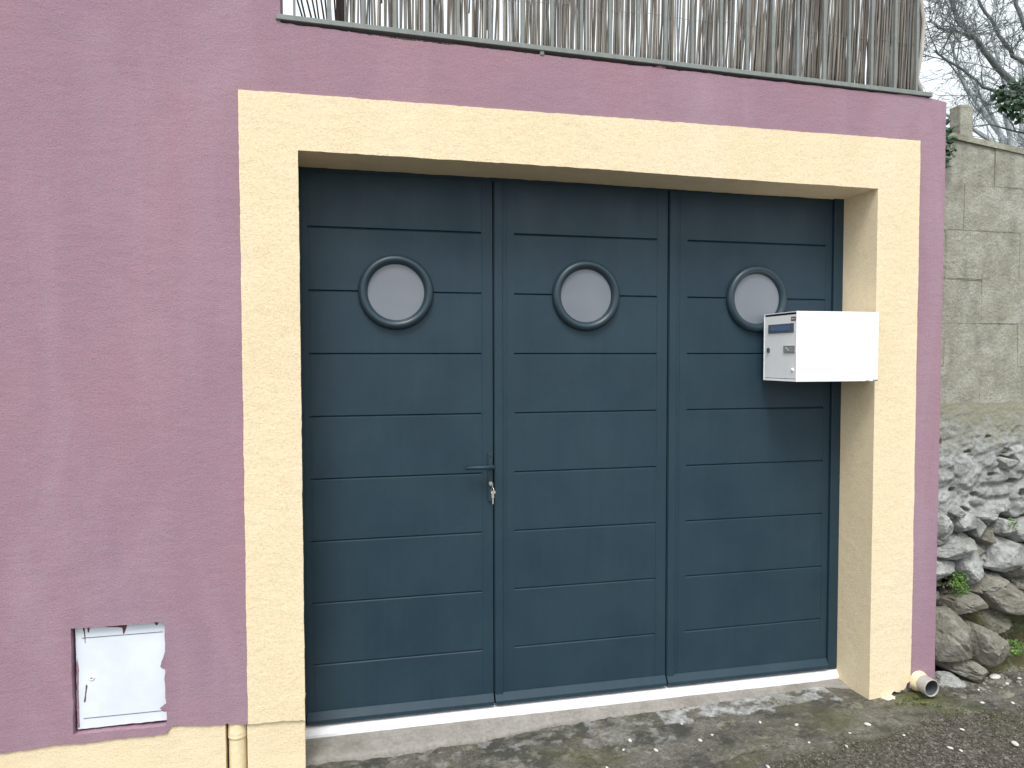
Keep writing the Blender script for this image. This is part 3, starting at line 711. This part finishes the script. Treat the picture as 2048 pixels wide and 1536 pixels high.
F = [(j * w + i, j * w + i + 1, (j + 1) * w + i + 1, (j + 1) * w + i) for j in range(len(fz) - 1) for i in range(w - 1)]
pyobj('mortared_rubble', V, F, MAT['rubble'], bw, True)
bm = bmesh.new(); box(bm, 2.752, 9.0, .30, .5, -.3, 1.22); obj('earth_core', bm, MAT['earth'], bw)
def rock(cx, cy, cz, w, d, h, seed, mat, rot=0, name='stone', parent=bw, sub=4):
    R = random.Random(seed); bm = bmesh.new(); bmesh.ops.create_icosphere(bm, subdivisions=sub, radius=1)
    pl = []
    for s in ((1, 0, 0), (-1, 0, 0), (0, -1, 0), (0, 0, 1), (0, 0, -1)):
        pl.append((Vector([c + R.uniform(-.22, .22) for c in s]).normalized(), R.uniform(.82, 1)))
    for _ in range(11): pl.append((Vector([R.gauss(0, 1), -abs(R.gauss(.5, .8)), R.gauss(0, 1)]).normalized(), R.uniform(.62, 1.0)))
    cr = [(Vector([R.gauss(0, 1), R.gauss(0, .3), R.gauss(0, 1)]).normalized(), R.uniform(-.35, .35)) for _ in range(2 if w > .17 else 0)]
    o = Vector((seed * 1.7, seed * .3, 0)); ca, sa = math.cos(rot), math.sin(rot)
    for v in bm.verts:
        u = v.co.normalized(); r = 1.35
        for nn, hh in pl:
            dt = nn.dot(u)
            if dt > .05: r = min(r, hh / dt)
        r *= 1.08 + .05 * noise.noise(u * 2.5 + o) + .05 * (.35 - abs(noise.noise(u * 5 + o))) + .03 * noise.noise(u * 11 + o)
        if sub > 2: r *= 1 + .028 * noise.noise(u * 22 + o)
        for cn, cd in cr:
            q = abs(cn.dot(u) - cd + .12 * noise.noise(u * 3 + o))
            if q < .07: r *= 1 - .13 * (1 - q / .07)
        x, y, z = u.x * r * w / 2, u.y * r * d / 2, u.z * r * h / 2
        v.co = Vector((x * ca - z * sa, y, x * sa + z * ca)) + Vector((cx, cy, cz))
    return obj(name, bm, mat, parent, False)
ST = [(2.905, .19, .655, .20, .2, .20, 1, 's', 0), (3.050, .165, .672, .122, .15, .095, 2, 's', -.05), (2.985, .17, .555, .235, .2, .105, 3, 's', .28),
      (3.27, .155, .500, .25, .22, .18, 4, 's', .1), (2.865, .17, .455, .27, .2, .125, 5, 's', -.06), (3.075, .16, .455, .15, .2, .165, 6, 's', -.5),
      (3.150, .13, .385, .19, .2, .07, 7, 'b', .22), (3.02, .125, .295, .18, .2, .10, 8, 'b', .3), (3.24, .11, .30, .34, .26, .20, 9, 'b', -.35),
      (2.915, .075, .135, .22, .22, .25, 10, 'b', .25), (3.075, .055, .115, .18, .22, .27, 11, 'b', .5), (3.292, .15, .952, .07, .1, .062, 12, 's', .1),
      (3.18, .18, .600, .10, .16, .10, 13, 'b', .3), (3.13, .2, .52, .10, .15, .12, 14, 'b', .6), (3.40, .17, .62, .16, .2, .12, 15, 's', .1), (3.30, .18, .625, .12, .16, .09, 31, 's', -.3),
      (3.44, .14, .36, .22, .22, .18, 16, 'b', -.2), (3.18, .14, .18, .16, .2, .13, 18, 'b', .4), 
      (2.86, .02, -.03, .14, .10, .06, 21, 's', -.15), (2.99, .06, .0, .2, .2, .09, 22, 'b', -.3), (3.0, .17, .73, .11, .12, .06, 23, 's', .1), (2.80, .19, .56, .12, .16, .09, 24, 's', 0),
      (3.12, .16, .655, .05, .12, .10, 26, 's', .2), (3.15, .18, .70, .12, .15, .05, 27, 's', .1), (3.36, .17, .43, .1, .2, .12, 29, 'b', 0), (3.09, .17, .35, .08, .15, .07, 30, 'b', 0)]
for (x, y, z, w, d, h, s, k, rt) in ST: rock(x, y, z, w * .95, d, h * .94, s, MAT['stone' if k == 's' else 'stone_brown'], rt)
def bank_y(x, z): return .16 - (.34 - z) * .28 + .03 * noise.noise(Vector((x * 9, 0, z * 9))) + .018 * noise.noise(Vector((x * 24, 3, z * 24))) + .008 * noise.noise(Vector((x * 60, 3, z * 60)))
V = [(x, bank_y(x, z) + max(0, (3.10 - x)) * 1.2, z) for z in np.arange(-.08, .36, .01) for x in np.arange(3.02, 4.2, .01)]; w = len(np.arange(3.02, 4.2, .01)); hh = len(np.arange(-.08, .36, .01))
o = pyobj('soil_bank', V, [(j * w + i, j * w + i + 1, (j + 1) * w + i + 1, (j + 1) * w + i) for j in range(hh - 1) for i in range(w - 1)], MAT['soil'], bw, True)
R = random.Random(77)
for r_ in range(5):
    x = 3.6 + R.uniform(0, .1)
    while x < 8.9:
        w = R.uniform(.18, .34); rock(x + w / 2, .17, .06 + .14 * r_ + max(0, x - 4) * .03 + R.uniform(-.02, .02), w * 1.05, .22, R.uniform(.14, .18), R.randint(100, 999), MAT[R.choice(('stone', 'stone_brown'))], R.uniform(-.2, .2), sub=3 if x < 4 else 2); x += w
R = random.Random(78); V = []; F = []
for _ in range(520):                                          # chips wedged between the stones
    x = R.uniform(2.76, 3.6); z = R.uniform(0, .70); r = R.uniform(.006, .022)
    pebble(V, F, x, R.uniform(.20, .27) - (.70 - z) * .1, z, r * 1.4, r, r, R)
o = pyobj('stone_chips', V, F, MAT['stone_brown'], bw, False); o['kind'] = 'stuff'
# fallen debris along its foot
V = []; F = []
for _ in range(260):
    x = R.uniform(2.78, 3.6); y = .10 + R.uniform(-.16, .06) - abs(R.gauss(0, .03)); r = R.uniform(.003, .011)
    pebble(V, F, x, y, zg(x, y), r * 1.4, r, r * .8, R)
tag(pyobj('debris', V, F, MAT['stone_brown']), 'stone chips fallen along the foot of the rubble wall', 'debris', kind='stuff')

# ------------------------------------------------------------------ plants
def leaves(c, ext, n, size, seed, droop=.0):
    R = random.Random(seed); V = []; F = []
    for _ in range(n):
        while True:
            p = Vector((R.uniform(-1, 1), R.uniform(-1, 1), R.uniform(-1, 1)))
            if p.length < 1: break
        p = Vector((c[0] + p.x * ext[0], c[1] + p.y * ext[1], c[2] + p.z * ext[2])); s = size * R.uniform(.5, 1.2)
        a = Vector((R.uniform(-1, 1), R.uniform(-.8, .2), R.uniform(-.7, .7))).normalized(); b = a.cross(Vector((R.uniform(-.6, .6), -1, R.uniform(-.3, .9)))).normalized(); nn = a.cross(b)
        k = len(V)
        for u, v, h in ((-1, 0, 0), (-.4, .55, .12), (.35, .45, .1), (1, 0, -.12), (.35, -.45, .1), (-.4, -.55, .12)): V.append(tuple(p + a * u * s + b * v * s + nn * h * s))
        F.append((k, k + 1, k + 2, k + 3)); F.append((k, k + 3, k + 4, k + 5))
    return V, F
def plant(name, c, ext, n, size, seed, mat, lab, cat, stem=True):
    e = empty(name, (c[0], c[1], c[2] - ext[2])); tag(e, lab, cat)
    V, F = leaves(c, ext, n, size, seed); o = pyobj('foliage', V, F, MAT[mat], e); o['kind'] = 'stuff'
    if stem:
        R = random.Random(seed); V = []; F = []
        for k in range(6):
            b = Vector((c[0] + R.uniform(-.3, .3) * ext[0], c[1] + ext[1] * .8, c[2] - ext[2] * .8)); t = Vector((c[0] + R.uniform(-.8, .8) * ext[0], c[1] - ext[1] * .3, c[2] + ext[2] * R.uniform(-.2, .7)))
            tube(V, F, [b, b.lerp(t, .5) + Vector((0, -.01, 0)), t], [.0014, .0011, .0007], 4)
        pyobj('stem', V, F, MAT['weed' if mat == 'weed' else 'bark'], e)
    return e
plant('weed', (3.0, .12, .385), (.048, .04, .062), 170, .0085, 1, 'weed', 'bright green weed growing from a dark gap low in the rubble beside the mauve corner', 'weed')
plant('weed', (3.285, .12, .655), (.024, .03, .036), 70, .0075, 2, 'weed', 'small green weed under a dark hole in the rubble near the right edge', 'weed')
plant('weed', (3.235, .05, .085), (.10, .045, .035), 260, .0075, 3, 'weed', 'low green weed spreading at the foot of the rubble wall', 'weed')
plant('weed', (2.93, .14, .40), (.06, .03, .03), 60, .007, 4, 'moss', 'dark mossy tuft in the shadow left of the bright weed', 'moss', False)
V, F = leaves((3.22, .085, .22), (.20, .05, .14), 900, .004, 9); tag(pyobj('moss', V, F, MAT['moss']), 'olive moss creeping over the lower brown stones', 'moss', kind='stuff')
V = []; F = []; R = random.Random(40)
for _ in range(1500):
    x = R.uniform(2.45, 2.85) if R.random() < .5 else R.uniform(1.6, 3.3); y = R.uniform(-.30, .0)
    if noise.noise(Vector((x * 5, y * 9, 31))) < .05 and R.random() < .85: continue
    pebble(V, F, x, y, zg(x, y) - .001, .004, .004, .0025, R)
tag(pyobj('ground_moss', V, F, MAT['moss']), 'olive moss cushions in the cracks of the old concrete', 'moss', kind='stuff')
plant('ivy_clump', (2.87, .165, 2.46), (.09, .05, .13), 260, .017, 5, 'ivy', 'dark ivy growing over the wall top against the mauve corner', 'ivy')
# concrete post behind the wall
bm = bmesh.new(); box(bm, 3.288, 3.368, .47, .54, 2.2, 2.79, .006)
for v in bm.verts: v.co.x += (v.co.z - 2.8) * -.02
tag(obj('concrete_post', bm, MAT['block']), 'short square concrete post standing behind the block wall', 'post')
# raised garden held by the wall
V = []; F = []; gx = [2.76, 3.3, 4, 5.1, 7, 8.9, 12, 30]; gy = [.405, .8, 1.6, 3, 6, 12, 30]
for y in gy:
    for x in gx: V.append((x, y, (2.16 + .02 * (y - .4) + .05 * noise.noise(Vector((x, y, 0)))) if x < 9 else .2))
F = [(j * 8 + i, j * 8 + i + 1, (j + 1) * 8 + i + 1, (j + 1) * 8 + i) for j in range(6) for i in range(7)]
tag(pyobj('terrain', V, F, MAT['moss']), 'raised garden ground behind the wall', kind='structure')

# ------------------------------------------------------------------ bare trees
def grow(V, F, p, d, L, r, depth, R, spread=.75, up=.12):
    n = 6; P = [p.copy()]; rad = [r]
    for i in range(n):
        d = (d + Vector((R.gauss(0, .16), R.gauss(0, .16), R.gauss(up * .35, .15)))).normalized()
        p = p + d * L / n; P.append(p.copy()); rad.append(r * (1 - .72 * (i + 1) / n))
    tube(V, F, P, rad, 5 if r < .012 else 7, False)
    if depth:
        for k in range(R.randint(4, 6)):
            i = R.randint(1, n - 1); q = (P[i + 1] - P[i]).normalized()
            s = Vector((R.gauss(0, 1), R.gauss(0, 1), R.gauss(.15, 1))).normalized()
            grow(V, F, P[i], (q + s * spread).normalized(), L * R.uniform(.4, .65), max(rad[i] * .55, .0022), depth - 1, R, spread, up)
def limb(pts, r0, r1, tree, R, ntw, tl=.55, depth=2, rt=.0055, mat='bark'):
    V = []; F = []; P = []
    pts = [Vector(p) for p in pts]
    for a, b in zip(pts, pts[1:]):
        for k in range(4): P.append(a.lerp(b, k / 4) + Vector((R.gauss(0, .0035), R.gauss(0, .01), R.gauss(0, .0035))))
    P.append(pts[-1]); n = len(P) - 1
    rad = [r0 + (r1 - r0) * i / n for i in range(n + 1)]
    tube(V, F, P, rad, 8); pyobj('branch', V, F, MAT[mat], tree, True)
    V = []; F = []
    for k in range(ntw):
        i = R.randint(1, n - 1); q = (P[i + 1] - P[i]).normalized(); s = Vector((R.gauss(0, 1), R.gauss(0, .7), R.gauss(.1, 1))).normalized()
        grow(V, F, P[i], (q * .5 + s).normalized(), tl * R.uniform(.6, 1.3), min(rt, rad[i] * .6), depth, R)
    return V, F
R = random.Random(4)
tr = empty('bare_tree', (6.95, 2.6, 2.2)); tag(tr, 'leafless tree with thick slanting boughs behind the block wall', 'tree')
V = []; F = []; tube(V, F, [(6.95, 2.6, 2.15), (6.85, 2.58, 2.7), (6.6, 2.52, 3.15), (6.4, 2.5, 3.42)], [.13, .11, .085, .06], 12); pyobj('trunk', V, F, MAT['bark'], tr, True)
TV = []; TF = []
def addtw(VF):
    b = len(TV); TV.extend(VF[0]); TF.extend([tuple(b + i for i in f) for f in VF[1]])
addtw(limb([(6.4, 2.5, 3.42), (5.962, 2.5, 3.78), (5.647, 2.5, 4.014), (5.433, 2.5, 4.207), (5.234, 2.5, 4.38), (4.95, 2.5, 4.95)], .038, .009, tr, R, 22, .55, 2, .0042))
addtw(limb([(6.55, 2.55, 3.3), (5.954, 2.5, 4.04), (5.747, 2.5, 4.194), (5.637, 2.5, 4.355), (5.465, 2.5, 4.55), (5.2, 2.5, 5.05)], .021, .009, tr, R, 18, .5, 2, .0042))
addtw(limb([(5.90, 2.5, 3.80), (5.548, 2.47, 3.79), (5.391, 2.45, 3.842), (5.081, 2.42, 3.964), (4.93, 2.4, 4.03)], .016, .008, tr, R, 14))
addtw(limb([(5.36, 2.5, 4.24), (5.24, 2.5, 4.36), (5.169, 2.5, 4.518), (5.05, 2.5, 4.9)], .013, .008, tr, R, 12))
addtw(limb([(5.40, 2.5, 4.22), (5.2, 2.46, 4.25), (5.0, 2.42, 4.24), (4.85, 2.4, 4.26)], .013, .006, tr, R, 12))
addtw(limb([(6.7, 2.6, 3.1), (6.1, 2.5, 4.1), (5.92, 2.5, 4.40), (5.841, 2.5, 4.59), (5.7, 2.5, 5.15)], .024, .012, tr, R, 12, .5, 2, .0042))
addtw(limb([(6.5, 2.5, 3.3), (6.0, 2.5, 3.45), (5.6, 2.5, 3.50), (5.3, 2.5, 3.45)], .012, .004, tr, R, 10, .4))
o = pyobj('twigs', TV, TF, MAT['bark'], tr); o['kind'] = 'stuff'
plant('ivy', (5.90, 2.42, 3.70), (.34, .12, .20), 620, .033, 6, 'ivy', 'dark ivy leaves hanging on the bough at the right edge', 'ivy')
R = random.Random(14)
t2 = empty('bare_tree', (12.4, 8, 2.3)); tag(t2, 'pale fine twigged bare tree farther off behind the other tree', 'tree')
V = []; F = []; tube(V, F, [(12.4, 8, 2.2), (12.2, 8, 4), (11.9, 8, 5.4)], [.2, .15, .1], 10); pyobj('trunk', V, F, MAT['twig_far'], t2, True)
TV = []; TF = []
for tgt in ((10.3, 7.6, 6.6), (10.6, 8.2, 7.4), (11.2, 8, 7.8), (11.6, 7.7, 6.6), (10.6, 7.8, 5.6), (11.9, 8.1, 7.6), (12.6, 8, 7.2), (9.8, 8, 5.9), (11.3, 8.4, 5.4), (10.2, 8.1, 5.0)):
    a = Vector((12.1, 8, R.uniform(3.6, 5.2))); b = Vector(tgt); mid = a.lerp(b, .5) + Vector((R.gauss(0, .15), R.gauss(0, .15), .3))
    addtw(limb([a, mid, b], .05, .014, t2, R, 8, 1.0, 2, .008, 'twig_far'))
o = pyobj('twigs', TV, TF, MAT['twig_far'], t2); o['kind'] = 'stuff'
